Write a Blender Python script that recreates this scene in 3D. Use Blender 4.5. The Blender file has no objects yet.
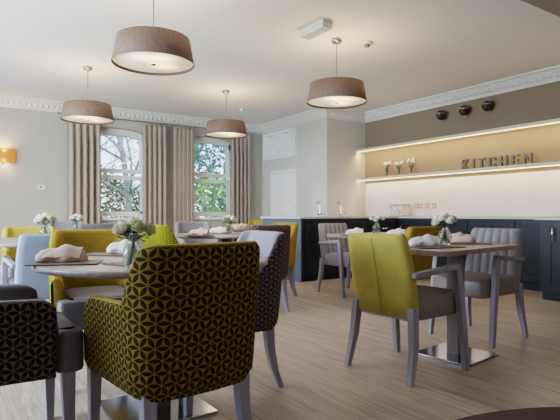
import bpy, math, random
from mathutils import Vector, Matrix
random.seed(7)
R = math.radians
COL = bpy.context.scene.collection
FPX = 498.0; YAW = R(33.9); CAMZ = 0.955; HORY = 214.0

def at(px, py, z):
    """floor-plan point (x, y) of a photo pixel lying at height z"""
    Z = FPX * (CAMZ - z) / (py - HORY); X = (px - 280) / FPX * Z
    return (X * math.cos(YAW) + Z * math.sin(YAW), -X * math.sin(YAW) + Z * math.cos(YAW))

# ------------------------------------------------------------------ materials
class NT:
    def __init__(s, name):
        m = bpy.data.materials.new(name); m.use_nodes = True
        s.m = m; s.t = m.node_tree; s.b = s.t.nodes['Principled BSDF']; s.o = s.t.nodes['Material Output']
    def n(s, typ, **kw):
        x = s.t.nodes.new(typ)
        for k, v in kw.items(): setattr(x, k, v)
        return x
    def l(s, a, b): s.t.links.new(a, b)
    def math(s, op, a, b=None, c=None):
        x = s.n('ShaderNodeMath', operation=op)
        for i, v in enumerate((a, b, c)):
            if v is None: continue
            if isinstance(v, (int, float)): x.inputs[i].default_value = v
            else: s.l(v, x.inputs[i])
        return x.outputs[0]
    def ramp(s, fac, stops):
        r = s.n('ShaderNodeValToRGB'); cr = r.color_ramp
        while len(cr.elements) < len(stops): cr.elements.new(0.5)
        for e, (p, c) in zip(cr.elements, stops): e.position = p; e.color = (*c, 1)
        s.l(fac, r.inputs[0]); return r.outputs[0]
    def bump(s, h, strength=.3, dist=.01):
        b = s.n('ShaderNodeBump'); b.inputs['Strength'].default_value = strength; b.inputs['Distance'].default_value = dist
        s.l(h, b.inputs['Height']); s.l(b.outputs[0], s.b.inputs['Normal'])

def srgb(r, g, b):
    f = lambda c: (c / 255 / 12.92) if c / 255 <= .04045 else ((c / 255 + .055) / 1.055) ** 2.4
    return (f(r), f(g), f(b))

def mat(name, c, rough=.6, metal=0., noise=None, var=.08, bump=0., sheen=0., spec=None, emis=None, estr=0.):
    a = NT(name); b = a.b
    c = srgb(*c)
    b.inputs['Base Color'].default_value = (*c, 1)
    b.inputs['Roughness'].default_value = rough; b.inputs['Metallic'].default_value = metal
    if spec is not None: b.inputs['Specular IOR Level'].default_value = spec
    if sheen:
        b.inputs['Sheen Weight'].default_value = sheen; b.inputs['Sheen Roughness'].default_value = .4
        b.inputs['Sheen Tint'].default_value = (*[min(1, x * 2.2 + .05) for x in c], 1)
    if emis: b.inputs['Emission Color'].default_value = (*srgb(*emis), 1); b.inputs['Emission Strength'].default_value = estr
    if noise:
        tc = a.n('ShaderNodeTexCoord'); nz = a.n('ShaderNodeTexNoise')
        nz.inputs['Scale'].default_value = noise; nz.inputs['Detail'].default_value = 5
        a.l(tc.outputs['Object'], nz.inputs['Vector'])
        a.l(a.ramp(nz.outputs[0], [(.25, [x * (1 - var) for x in c]), (.75, [min(1, x * (1 + var)) for x in c])]), b.inputs['Base Color'])
        if bump: a.bump(nz.outputs[0], bump, .005)
    return a.m

def petal_mat(name, petal, ground, a_=.049):
    """velvet with a six-petal lattice woven in; UVs are in metres"""
    a = NT(name); tc = a.n('ShaderNodeTexCoord'); sp = a.n('ShaderNodeSeparateXYZ'); a.l(tc.outputs['UV'], sp.inputs[0])
    x, y = sp.outputs[0], sp.outputs[1]; hh = a_ * math.sqrt(3) / 2; best = None
    for k in range(3):
        c, s_ = math.cos(k * math.pi / 3), math.sin(k * math.pi / 3)
        u = a.math('ADD', a.math('MULTIPLY', x, c), a.math('MULTIPLY', y, s_))
        s = a.math('ADD', a.math('MULTIPLY', x, -s_), a.math('MULTIPLY', y, c))
        r = a.math('ROUND', a.math('DIVIDE', s, hh))
        v = a.math('ABSOLUTE', a.math('SUBTRACT', s, a.math('MULTIPLY', r, hh)))
        t = a.math('SUBTRACT', a.math('FRACT', a.math('SUBTRACT', a.math('DIVIDE', u, a_), a.math('MULTIPLY', r, .5))), .5)
        t2 = a.math('MULTIPLY', t, t)
        w = a.math('MULTIPLY', a.math('SUBTRACT', 1.0, a.math('MULTIPLY', t2, 1 / .43 ** 2)), a_ * .165)
        d = a.math('SUBTRACT', w, v)
        best = d if best is None else a.math('MAXIMUM', best, d)
    m_ = a.n('ShaderNodeMapRange'); m_.inputs['From Min'].default_value = -.0008; m_.inputs['From Max'].default_value = .0016
    a.l(best, m_.inputs['Value'])
    mx = a.n('ShaderNodeMix', data_type='RGBA'); a.l(m_.outputs[0], mx.inputs['Factor'])
    mx.inputs[6].default_value = (*srgb(*ground), 1); mx.inputs[7].default_value = (*srgb(*petal), 1)
    a.l(mx.outputs[2], a.b.inputs['Base Color'])
    a.b.inputs['Roughness'].default_value = .85; a.b.inputs['Specular IOR Level'].default_value = .2; a.b.inputs['Sheen Weight'].default_value = .03
    a.b.inputs['Sheen Tint'].default_value = (*[min(1, q * 2) for q in srgb(*ground)], 1)
    inv = a.math('SUBTRACT', 1.0, m_.outputs[0]); a.bump(inv, .5, .002)
    return a.m

def wood_floor():
    a = NT('light oak planks'); tc = a.n('ShaderNodeTexCoord'); mp = a.n('ShaderNodeMapping')
    mp.inputs['Rotation'].default_value = (0, 0, R(90)); a.l(tc.outputs['Object'], mp.inputs[0])
    br = a.n('ShaderNodeTexBrick'); a.l(mp.outputs[0], br.inputs['Vector'])
    br.offset = .37; br.inputs['Scale'].default_value = 1; br.inputs['Brick Width'].default_value = 1.25; br.inputs['Row Height'].default_value = .16
    br.inputs['Mortar Size'].default_value = .0018; br.inputs['Mortar Smooth'].default_value = .2
    br.inputs['Color1'].default_value = (*srgb(200, 186, 173), 1); br.inputs['Color2'].default_value = (*srgb(184, 170, 157), 1)
    br.inputs['Mortar'].default_value = (*srgb(146, 130, 116), 1)
    mp2 = a.n('ShaderNodeMapping'); mp2.inputs['Scale'].default_value = (26, 1.6, 1); a.l(tc.outputs['Object'], mp2.inputs[0])
    nz = a.n('ShaderNodeTexNoise'); nz.inputs['Scale'].default_value = 1.3; nz.inputs['Detail'].default_value = 8; nz.inputs['Distortion'].default_value = 1.4
    a.l(mp2.outputs[0], nz.inputs['Vector'])
    g = a.ramp(nz.outputs[0], [(.3, (.62, .59, .56)), (.5, (.9, .89, .88)), (.72, (1.12, 1.12, 1.12))])
    mx = a.n('ShaderNodeMix', data_type='RGBA', blend_type='MULTIPLY'); mx.inputs['Factor'].default_value = 1
    a.l(br.outputs['Color'], mx.inputs[6]); a.l(g, mx.inputs[7]); a.l(mx.outputs[2], a.b.inputs['Base Color'])
    a.b.inputs['Roughness'].default_value = .36; a.bump(nz.outputs[0], .12, .003)
    return a.m

def grain_mat(name, c1, c2, rough=.5, sc=(3, 40, 3)):
    a = NT(name); tc = a.n('ShaderNodeTexCoord'); mp = a.n('ShaderNodeMapping'); mp.inputs['Scale'].default_value = sc
    a.l(tc.outputs['Object'], mp.inputs[0]); nz = a.n('ShaderNodeTexNoise'); nz.inputs['Scale'].default_value = 1; nz.inputs['Detail'].default_value = 6
    a.l(mp.outputs[0], nz.inputs['Vector']); a.l(a.ramp(nz.outputs[0], [(.3, srgb(*c1)), (.7, srgb(*c2))]), a.b.inputs['Base Color'])
    a.b.inputs['Roughness'].default_value = rough; a.bump(nz.outputs[0], .1, .002)
    return a.m

def glass_mat(name, tint=(.92, .97, .96), rough=.02):
    a = NT(name); a.b.inputs['Base Color'].default_value = (*tint, 1); a.b.inputs['Transmission Weight'].default_value = 1
    a.b.inputs['Roughness'].default_value = rough; a.b.inputs['IOR'].default_value = 1.45
    tr = a.n('ShaderNodeBsdfTransparent'); tr.inputs[0].default_value = (*tint, 1); mx = a.n('ShaderNodeMixShader'); mx.inputs[0].default_value = .45
    a.l(a.b.outputs[0], mx.inputs[1]); a.l(tr.outputs[0], mx.inputs[2]); a.l(mx.outputs[0], a.o.inputs[0])
    return a.m

def pane_mat():
    a = NT('window glass'); tr = a.n('ShaderNodeBsdfTransparent'); gl = a.n('ShaderNodeBsdfGlossy'); gl.inputs['Roughness'].default_value = .02
    fr = a.n('ShaderNodeFresnel'); mx = a.n('ShaderNodeMixShader'); a.l(fr.outputs[0], mx.inputs[0]); a.l(tr.outputs[0], mx.inputs[1]); a.l(gl.outputs[0], mx.inputs[2])
    a.l(mx.outputs[0], a.o.inputs[0]); return a.m

def leaf_mat(name, c1, c2, sc=30):
    a = NT(name); tc = a.n('ShaderNodeTexCoord'); nz = a.n('ShaderNodeTexNoise'); nz.inputs['Scale'].default_value = sc
    a.l(tc.outputs['Object'], nz.inputs['Vector']); col = a.ramp(nz.outputs[0], [(.35, srgb(*c1)), (.65, srgb(*c2))])
    a.l(col, a.b.inputs['Base Color']); a.b.inputs['Roughness'].default_value = .5
    return a.m

def shade_mat():
    a = NT('taupe silk lamp shade'); tc = a.n('ShaderNodeTexCoord'); mp = a.n('ShaderNodeMapping'); mp.inputs['Scale'].default_value = (90, 90, 8)
    a.l(tc.outputs['Object'], mp.inputs[0]); nz = a.n('ShaderNodeTexNoise'); nz.inputs['Scale'].default_value = 1; a.l(mp.outputs[0], nz.inputs['Vector'])
    c = a.ramp(nz.outputs[0], [(.3, srgb(112, 94, 82)), (.7, srgb(138, 118, 104))])
    a.l(c, a.b.inputs['Base Color']); a.b.inputs['Roughness'].default_value = .7
    tl = a.n('ShaderNodeBsdfTranslucent'); tl.inputs[0].default_value = (.62, .42, .28, 1)
    mx = a.n('ShaderNodeMixShader'); mx.inputs[0].default_value = .12; a.l(a.b.outputs[0], mx.inputs[1]); a.l(tl.outputs[0], mx.inputs[2]); a.l(mx.outputs[0], a.o.inputs[0])
    return a.m

def diffuser_mat():
    """frosted disc, brighter in front of its two bulbs"""
    a = NT('frosted lamp diffuser'); tc = a.n('ShaderNodeTexCoord'); e = 0
    for bx, by in ((.11, .06), (-.1, -.07), (.03, -.12)):
        v = a.n('ShaderNodeVectorMath', operation='DISTANCE'); a.l(tc.outputs['Object'], v.inputs[0]); v.inputs[1].default_value = (bx, by, .022)
        g = a.math('POWER', a.math('SUBTRACT', 1.0, a.math('MINIMUM', a.math('MULTIPLY', v.outputs['Value'], 6.0), 1.0)), 1.6)
        e = a.math('ADD', e, g) if not isinstance(e, int) else g
    col = a.ramp(e, [(0, (.98, .76, .52)), (.5, (1.0, .66, .32))])
    a.b.inputs['Base Color'].default_value = (.5, .48, .45, 1); a.l(col, a.b.inputs['Emission Color'])
    a.l(a.math('ADD', .4, a.math('MULTIPLY', e, 2.2)), a.b.inputs['Emission Strength']); a.b.inputs['Roughness'].default_value = .5
    return a.m

M = dict(
 wall=mat('greige wall paint', (184, 181, 172), .85, noise=3, var=.02),
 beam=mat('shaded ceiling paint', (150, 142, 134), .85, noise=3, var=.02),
 wall_light=mat('pale wall paint', (205, 203, 196), .85, noise=3, var=.02),
 wall_taupe=mat('taupe wall paint', (134, 120, 99), .85, noise=3, var=.02),
 ceil=mat('white ceiling paint', (238, 237, 233), .9, noise=2, var=.015),
 plaster=mat('white plaster', (224, 222, 216), .8, noise=20, var=.02),
 white=mat('white gloss paint', (244, 244, 243), .4, noise=8, var=.01),
 floor=wood_floor(),
 yellow=mat('mustard velvet', (152, 124, 22), .7, noise=25, var=.16, bump=.1, sheen=.15),
 yellow_soft=mat('olive yellow velvet', (178, 160, 74), .7, noise=14, var=.14, bump=.08, sheen=.15),
 yellow_petal=petal_mat('mustard petal velvet', (40, 24, 13), (130, 112, 20)),
 green_petal=petal_mat('green gold petal velvet', (92, 94, 16), (146, 142, 30)),
 brown_petal=petal_mat('brown petal velvet', (24, 17, 17), (108, 96, 94)),
 mauve_petal=petal_mat('mauve petal velvet', (62, 50, 54), (120, 106, 110)),
 lilac=mat('lilac grey faux leather', (142, 142, 154), .45, noise=30, var=.06, bump=.05),
 charcoal=mat('charcoal faux leather', (98, 95, 101), .42, noise=30, var=.08, bump=.05),
 greyfab=mat('soft grey fabric', (134, 132, 138), .75, noise=60, var=.07, bump=.1, sheen=.15),
 bluefab=mat('pale blue grey fabric', (138, 150, 176), .7, noise=40, var=.05, bump=.05, sheen=.15),
 darkfab=mat('slate grey fabric', (102, 104, 112), .75, noise=60, var=.07, bump=.08, sheen=.1),
 seat=mat('grey brown faux leather seat', (130, 122, 122), .4, noise=25, var=.08, bump=.05),
 leg=grain_mat('lilac grey stained wood', (134, 132, 148), (158, 155, 170), .5, (30, 30, 3)),
 table=grain_mat('limed grey table top', (138, 130, 132), (164, 156, 156), .32, (2, 34, 2)),
 table_warm=grain_mat('limed oak table top', (142, 132, 130), (168, 158, 154), .32, (2, 34, 2)),
 column=grain_mat('grey wood column', (118, 108, 106), (146, 134, 130), .4, (20, 20, 2)),
 steel=mat('polished steel', (176, 178, 184), .16, 1.),
 chrome=mat('chrome', (210, 212, 216), .1, 1.),
 nickel=mat('brushed nickel', (170, 164, 156), .3, 1.),
 foot=mat('black plastic foot', (20, 20, 22), .5),
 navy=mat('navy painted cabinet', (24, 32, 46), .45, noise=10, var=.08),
 navy_lit_side=mat('blue grey cabinet end with light painted in', (92, 108, 124), .5, noise=10, var=.05),  # lighter than the front: light falling on the end is put into the colour
 worktop=mat('white stone worktop', (206, 206, 204), .3, noise=60, var=.04),
 splash=mat('white gloss splashback', (212, 212, 210), .25, noise=5, var=.02),
 shelf=mat('white lacquered shelf', (206, 200, 188), .5, noise=5, var=.01),
 curtain=mat('taupe lined curtain', (168, 155, 142), .7, noise=50, var=.06, bump=.05, sheen=.2),
 shade=shade_mat(), diffuser=diffuser_mat(),
 cord=mat('amber lamp cord', (150, 118, 80), .4),
 glass=glass_mat('clear vase glass'), darkglass=mat('smoked glass', (52, 50, 50), .38, 0., spec=.35),
 pane=pane_mat(),
 stem=leaf_mat('green stem', (58, 96, 50), (84, 130, 68)), leaf=leaf_mat('dark green leaf', (24, 52, 26), (60, 96, 48)),
 petal_white=leaf_mat('cream petal', (238, 236, 216), (250, 248, 238)), petal_green=leaf_mat('lime green petal', (186, 198, 146), (216, 220, 180)),
 napkin=mat('blush linen', (214, 190, 176), .85, noise=40, var=.06, bump=.15), napkin_white=mat('white linen', (228, 220, 222), .85, noise=40, var=.05, bump=.15),
 slate=mat('brown leather mat', (92, 78, 72), .5, noise=30, var=.1), steel_cut=mat('cutlery steel', (190, 190, 196), .2, 1.),
 letter=mat('grey zinc', (112, 106, 98), .5, .3, noise=80, var=.25), rug=mat('mauve brown carpet', (96, 76, 74), .95, noise=180, var=.2, bump=.5),
 plastic=mat('white plastic', (222, 220, 212), .4), prism=mat('prismatic diffuser', (214, 212, 206), .2, noise=40, var=.08, spec=.8),
 brownbit=mat('brown plastic', (140, 110, 84), .5), pinkplate=mat('rose steel plate', (196, 164, 150), .35, .3),
 led=mat('warm led strip', (255, 220, 170), .5, emis=(255, 206, 140), estr=4.),
 sconce=mat('amber sconce fabric', (196, 134, 74), .7, noise=80, var=.06, emis=(240, 120, 40), estr=.3),
 tin=mat('white enamel', (222, 220, 212), .3), ink=mat('black print', (40, 42, 40), .5),
 grass=leaf_mat('lawn', (96, 120, 66), (150, 166, 104), 3), bark=leaf_mat('pale bark', (110, 112, 112), (160, 160, 158), 12),
 shrub=leaf_mat('shrub leaves', (96, 134, 78), (186, 208, 140), 4), shrub_blue=leaf_mat('fir leaves', (76, 118, 140), (142, 178, 184), 4),
 twig=leaf_mat('winter twigs', (128, 116, 96), (196, 188, 160), 6),
)

# ------------------------------------------------------------------ mesh builder
class MB:
    def __init__(s): s.v = []; s.f = []; s.uv = {}; s.sm = []
    def add(s, vs, fs, smooth=False, uvs=None):
        o = len(s.v); s.v += [tuple(v) for v in vs]
        for i, f in enumerate(fs):
            if uvs: s.uv[len(s.f)] = uvs[i]
            s.f.append([o + k for k in f]); s.sm.append(smooth)
        return s
    def box(s, x0, x1, y0, y1, z0, z1, m=None):
        vs = [Vector(p) for p in ((x0,y0,z0),(x1,y0,z0),(x1,y1,z0),(x0,y1,z0),(x0,y0,z1),(x1,y0,z1),(x1,y1,z1),(x0,y1,z1))]
        if m: vs = [m @ v for v in vs]
        return s.add(vs, [(0,3,2,1),(4,5,6,7),(0,1,5,4),(1,2,6,5),(2,3,7,6),(3,0,4,7)])
    def loft(s, rings, closed=True, cap=True, smooth=True, uvs=None):
        n = len(rings[0]); vs = [p for r in rings for p in r]; fs = []; fu = []
        for i in range(len(rings) - 1):
            for j in range(n if closed else n - 1):
                k = (j + 1) % n; fs.append((i*n+j, i*n+k, (i+1)*n+k, (i+1)*n+j))
                if uvs: fu.append([uvs[i][j], uvs[i][k], uvs[i+1][k], uvs[i+1][j]])
        s.add(vs, fs, smooth, fu if uvs else None)
        if cap and closed:
            s.add(rings[0], [tuple(range(n))[::-1]], False); s.add(rings[-1], [tuple(range(n))], False)
        return s
    def beam(s, pts, sizes, smooth=False, up=None):
        """square-section bar through pts; sizes = half sizes (a, b) per point, sections kept level with x/y"""
        rings = []
        for p, (a, b) in zip(pts, sizes):
            p = Vector(p); rings.append([p+Vector((-a,-b,0)), p+Vector((a,-b,0)), p+Vector((a,b,0)), p+Vector((-a,b,0))])
        return s.loft(rings, smooth=smooth)
    def tube(s, pts, r, n=10, smooth=True):
        pts = [Vector(p) for p in pts]; rs = r if isinstance(r, (list, tuple)) else [r] * len(pts); rings = []
        prev = None
        for i, p in enumerate(pts):
            d = (pts[min(i+1, len(pts)-1)] - pts[max(i-1, 0)]).normalized()
            if prev is None:
                u = d.cross(Vector((0,0,1)) if abs(d.z) < .9 else Vector((1,0,0))).normalized()
            else: u = (prev - d * prev.dot(d)).normalized()
            prev = u; w = d.cross(u)
            rings.append([p + (u * math.cos(2*math.pi*k/n) + w * math.sin(2*math.pi*k/n)) * rs[i] for k in range(n)])
        return s.loft(rings, smooth=smooth)
    def lathe(s, prof, n=32, c=(0,0,0), smooth=True):
        """open profile revolved about z"""
        rings = [[(c[0]+r*math.cos(2*math.pi*k/n), c[1]+r*math.sin(2*math.pi*k/n), c[2]+z) for k in range(n)] for r, z in prof]
        return s.loft(rings, smooth=smooth, cap=False)
    def ball(s, c, r, n=10, sc=(1,1,1), jit=0.):
        rings = []
        for i in range(n + 1):
            t = math.pi * i / n; q = max(1e-4, math.sin(t))
            rings.append([(c[0]+r*sc[0]*q*math.cos(2*math.pi*k/(n+2))*(1+random.uniform(-jit,jit)), c[1]+r*sc[1]*q*math.sin(2*math.pi*k/(n+2))*(1+random.uniform(-jit,jit)), c[2]-r*sc[2]*math.cos(t)) for k in range(n+2)])
        return s.loft(rings, cap=False)
    def build(s, name, m, parent=None, bevel=0., sub=0, loc=None, seg=2):
        me = bpy.data.meshes.new(name); me.from_pydata(s.v, [], s.f); 
        ms = m if isinstance(m, list) else [m]
        for q in ms: me.materials.append(q)
        me.polygons.foreach_set('use_smooth', s.sm)
        if s.uv:
            ul = me.uv_layers.new(name='UVMap')
            for fi, us in s.uv.items():
                p = me.polygons[fi]
                for li, u in zip(p.loop_indices, us): ul.data[li].uv = u
        me.update()
        o = bpy.data.objects.new(name, me); COL.objects.link(o)
        if parent: o.parent = parent
        if loc: o.location = loc
        if bevel:
            b = o.modifiers.new('bevel', 'BEVEL'); b.width = bevel; b.segments = seg; b.limit_method = 'ANGLE'; b.angle_limit = R(40)
            for p in me.polygons: p.use_smooth = True
            b.harden_normals = True
        if sub: q = o.modifiers.new('sub', 'SUBSURF'); q.levels = sub; q.render_levels = sub
        return o

def tag(o, label=None, cat=None, group=None, kind=None):
    if label: o['label'] = label
    if cat: o['category'] = cat
    if group: o['group'] = group
    if kind: o['kind'] = kind
    return o
def empty(name, loc=(0,0,0), rz=0.):
    o = bpy.data.objects.new(name, None); COL.objects.link(o); o.location = loc; o.rotation_euler = (0,0,rz); o.empty_display_size = .1
    return o
KIDS = {}
def copy_tree(o, parent=None):
    c = o.copy(); COL.objects.link(c)
    if parent: c.parent = parent; c.matrix_parent_inverse = o.matrix_parent_inverse.copy()
    for ch in list(o.children): copy_tree(ch, c)
    return c
def struct(mb, name, m, **k): return tag(mb.build(name, m, **k), kind='structure')
def rrect(x0, x1, y0, y1, r, z, n=4):
    """rounded rectangle ring"""
    out = []
    for cx, cy, a0 in ((x1-r,y1-r,0),(x0+r,y1-r,90),(x0+r,y0+r,180),(x1-r,y0+r,270)):
        for i in range(n+1):
            a = R(a0 + 90*i/n); out.append((cx+r*math.cos(a), cy+r*math.sin(a), z))
    return out
def cushion(mb, x0, x1, y0, y1, z0, z1, r=.04, e=.02, crown=.01):
    rings = []
    for i, (ins, z) in enumerate(((e, z0), (e*.3, z0+e*.3), (0, z0+e), (0, z1-e), (e*.3, z1-e*.3), (e, z1), (e*2.5, z1+crown*.6), (e*5, z1+crown))):
        rr = max(r-ins, .008); rings.append(rrect(x0+ins, x1-ins, y0+ins, y1-ins, rr, z))
    return mb.loft(rings)

# ------------------------------------------------------------------ room shell
XL, XE, XB, YN, YR, YS, H = -2.6, 6.65, 5.71, 9.2, 6.98, -2.0, 2.86
struct(MB().box(XL-.2, XE+.2, YS-.2, YN+.3, -.1, 0), 'floor', M['floor'])
struct(MB().box(XL-.2, XE+.2, YS-.2, YN+.3, H, H+.1), 'ceiling', M['ceil'])
WIN = [(2.12, 3.16), (3.93, 5.01)]; SILL, SPR, APX = .86, 2.38, 2.53
def archz(x, a, b, spr=SPR, apx=APX):
    t = (x - (a+b)/2) / ((b-a)/2); return spr + (apx-spr) * math.sqrt(max(0, 1 - t*t*.92)) if abs(t) <= 1 else spr
mb = MB(); ya, yb = YN, YN+.3
def wq(x0, x1, z0, z1, z1b=None, z0b=None):
    z1b = z1 if z1b is None else z1b; z0b = z0 if z0b is None else z0b
    mb.add([(x0,ya,z0),(x1,ya,z0b),(x1,ya,z1b),(x0,ya,z1),(x0,yb,z0),(x1,yb,z0b),(x1,yb,z1b),(x0,yb,z1)], [(0,1,2,3),(4,7,6,5),(0,4,5,1),(3,2,6,7),(0,3,7,4),(1,5,6,2)])
xs = [XL-.2, WIN[0][0], WIN[0][1], WIN[1][0], WIN[1][1], XE+.2]
wq(xs[0], xs[1], 0, H); wq(xs[2], xs[3], 0, H); wq(xs[4], xs[5], 0, H)
for a, b in WIN:
    wq(a, b, 0, SILL)
    N = 16
    for i in range(N):
        p, q = a+(b-a)*i/N, a+(b-a)*(i+1)/N; wq(p, q, archz(p,a,b), H, H, archz(q,a,b))
struct(mb, 'wall_north', M['wall'])
struct(MB().box(XB, XE+.2, YR, YN, 0, H), 'wall_alcove', [M['wall_light']])
struct(MB().box(XE, XE+.2, YS, YR, 0, H), 'wall_east', M['wall_taupe'])
struct(MB().box(XL-.2, XE+.2, YS-.2, YS, 0, H), 'wall_south', M['wall'])
mb = MB(); W0, W1 = 2.2, 7.4
for y0, y1, z0, z1 in ((YS, W0, 0, H), (W1, YN, 0, H), (W0, W1, 2.5, H), (W0, W1, 0, .25)): mb.box(XL-.2, XL, y0, y1, z0, z1)
struct(mb, 'wall_west', M['wall'])
mb = MB()
for y in (W0+.03, 3.5, 4.8, 6.1, W1-.03): mb.box(XL-.14, XL-.07, y-.03, y+.03, .25, 2.5)
mb.box(XL-.14, XL-.07, W0, W1, .25, .31); mb.box(XL-.14, XL-.07, W0, W1, 2.44, 2.5)
wf = struct(mb, 'window_3', M['white'])
MB().box(XL-.11, XL-.1, W0, W1, .25, 2.5).build('pane', M['pane'], wf)
# downstand beam across the room
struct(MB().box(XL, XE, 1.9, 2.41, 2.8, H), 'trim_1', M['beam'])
# cornice
def cornice(name, path, prof, orn=True):
    mb = MB(); P = [Vector((x, y, 0)) for x, y in path]; rings = []
    nrm = []
    for i in range(len(P)-1): d = (P[i+1]-P[i]).normalized(); nrm.append(Vector((d.y, -d.x, 0)))
    for i, p in enumerate(P):
        if i == 0: n = nrm[0]
        elif i == len(P)-1: n = nrm[-1]
        else:
            s = nrm[i-1]+nrm[i]; n = s / (s.dot(nrm[i]))
        rings.append([p + n*o + Vector((0,0,z)) for o, z in prof])
    mb.loft(rings, closed=True, cap=True, smooth=False)
    if orn:
        for i in range(len(P)-1):
            L = (P[i+1]-P[i]).length; d = (P[i+1]-P[i])/L; k = int(L/.085)
            for j in range(1, k):
                c = P[i] + d*(j*L/k) + nrm[i]*.062 + Vector((0,0,2.762))
                # leaf lobe leaning along the cove
                vs = []; 
                for (u, w, o) in ((-.03,-.03,0),(0,-.045,.006),(.03,-.03,0),(.036,.01,.004),(.02,.04,0),(0,.05,.008),(-.02,.04,0),(-.036,.01,.004),(0,0,.024)):
                    vs.append(c + d*u + (nrm[i]*.7+Vector((0,0,.72)))*w*.9 + (nrm[i]*.72-Vector((0,0,.7)))*o)
                mb.add(vs, [(q,(q+1)%8,8) for q in range(8)], False)
                c2 = c + d*(L/k*.5) + nrm[i]*-.012 + Vector((0,0,-.012))
                mb.ball(c2, .010, 5)
    return struct(mb, name, M['plaster'])
PROF = [(0,2.69),(.018,2.69),(.022,2.705),(.03,2.715),(.036,2.73),(.06,2.755),(.085,2.79),(.105,2.81),(.11,2.825),(.14,2.832),(.15,2.845),(.15,2.86),(0,2.86)]
cornice('trim_2', [(XL, YN), (XB, YN), (XB, YR), (XE, YR), (XE, 2.5)], PROF)
# baseboards
def skirting(name, path):
    cornice(name, path, [(0,0),(.018,0),(.018,.11),(.01,.125),(0,.125)], False)
skirting('baseboard_north', [(XL, YN), (XB, YN), (XB, 6.7)])
# windows
def window(name, a, b):
    y = YN+.13; mb = MB(); fw = .05
    mb.box(a, a+fw, y, y+.09, SILL, SPR+.08).box(b-fw, b, y, y+.09, SILL, SPR+.08)
    N = 16
    for i in range(N):     # arched head
        p, q = a+(b-a)*i/N, a+(b-a)*(i+1)/N
        zp, zq = archz(p,a,b), archz(q,a,b); d = .12
        mb.add([(p,y,zp-d),(q,y,zq-d),(q,y,zq),(p,y,zp),(p,y+.09,zp-d),(q,y+.09,zq-d),(q,y+.09,zq),(p,y+.09,zp)], [(0,1,2,3),(4,7,6,5),(0,4,5,1)])
    fr = struct(mb, name, M['white'])
    up = MB().box(a+fw, b-fw, y+.05, y+.09, 1.72, 1.795).box(a+fw, a+fw+.035, y+.05, y+.09, 1.79, SPR).box(b-fw-.035, b-fw, y+.05, y+.09, 1.79, SPR)
    up.build('upper_sash', M['white'], fr)
    MB().box(a+fw, b-fw, y+.065, y+.07, 1.75, 2.46).build('upper_pane', M['pane'], fr)
    lo = MB().box(a+fw, b-fw, y, y+.04, 1.595, 1.67).box(a+fw, b-fw, y, y+.04, SILL+.05, SILL+.14).box(a+fw, a+fw+.035, y, y+.04, SILL+.1, 1.6).box(b-fw-.035, b-fw, y, y+.04, SILL+.1, 1.6)
    lo.build('lower_sash', M['white'], fr)
    MB().box(a+fw, b-fw, y+.015, y+.02, SILL+.1, 1.63).build('lower_pane', M['pane'], fr)
    MB().box(a-.06, b+.06, YN-.05, y+.02, SILL-.02, SILL+.025).build('window_sill', M['white'], fr, bevel=.006)
window('window_1', *WIN[0]); window('window_2', *WIN[1])

# ------------------------------------------------------------------ hatch doors on the alcove wall
def plan_x(px, x):       # y where the ray of column px meets the plane x
    b = YAW + math.atan((px-280)/FPX); return x / math.tan(b)
def hatch(name, y0, y1, z0, z1, label, panels=1):
    r = empty(name, (XB, (y0+y1)/2, z0)); tag(r, label, 'door'); w = (y1-y0)/2; h = z1-z0
    mb = MB()
    for a, b, c, d in ((-w-.03,-w+.03,-.03,h+.03),(w-.03,w+.03,-.03,h+.03),(-w,w,-.03,.03),(-w,w,h-.03,h+.03)): mb.box(-.035, 0, a, b, c, d)
    mb.build('frame', M['white'], r, bevel=.004)
    mb = MB().box(-.03, -.004, -w+.035, w-.035, .035, h-.035)
    d = mb.build('door', M['white'], r, bevel=.003)
    mb = MB(); e = .07
    for a, b, c, q in ((-w+.04,-w+e+.02,.04,h-.04),(w-e-.02,w-.04,.04,h-.04),(-w+.09,w-.09,.04,.09),(-w+.09,w-.09,h-.09,h-.04)): mb.box(-.042, -.03, a, b, c, q)
    mb.build('door_moulding', M['white'], d, bevel=.003)
    return r, d, w, h
r, d, w, h = hatch('cupboard_door', 7.95, 9.08, 2.12, 2.63, 'small white top-hinged cupboard door high on the alcove wall under the cornice')
MB().box(-.05, -.042, -.015, .015, .1, .13).build('knob', M['nickel'], d)
for q in (-.3, .3): MB().box(-.047, -.03, q-.04, q+.04, h-.06, h-.045).build('hinge', M['nickel'], d)
r, d, w, h = hatch('cupboard_door', 7.93, 8.78, .45, 1.82, 'tall plain white cupboard door set in the alcove wall above the counter')
mb = MB().tube([(-.04, -w+.1, .78), (-.07, -w+.1, .78)], .012); mb.ball((-.075, -w+.1, .78), .016, 8); mb.build('knob', M['chrome'], d)

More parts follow.
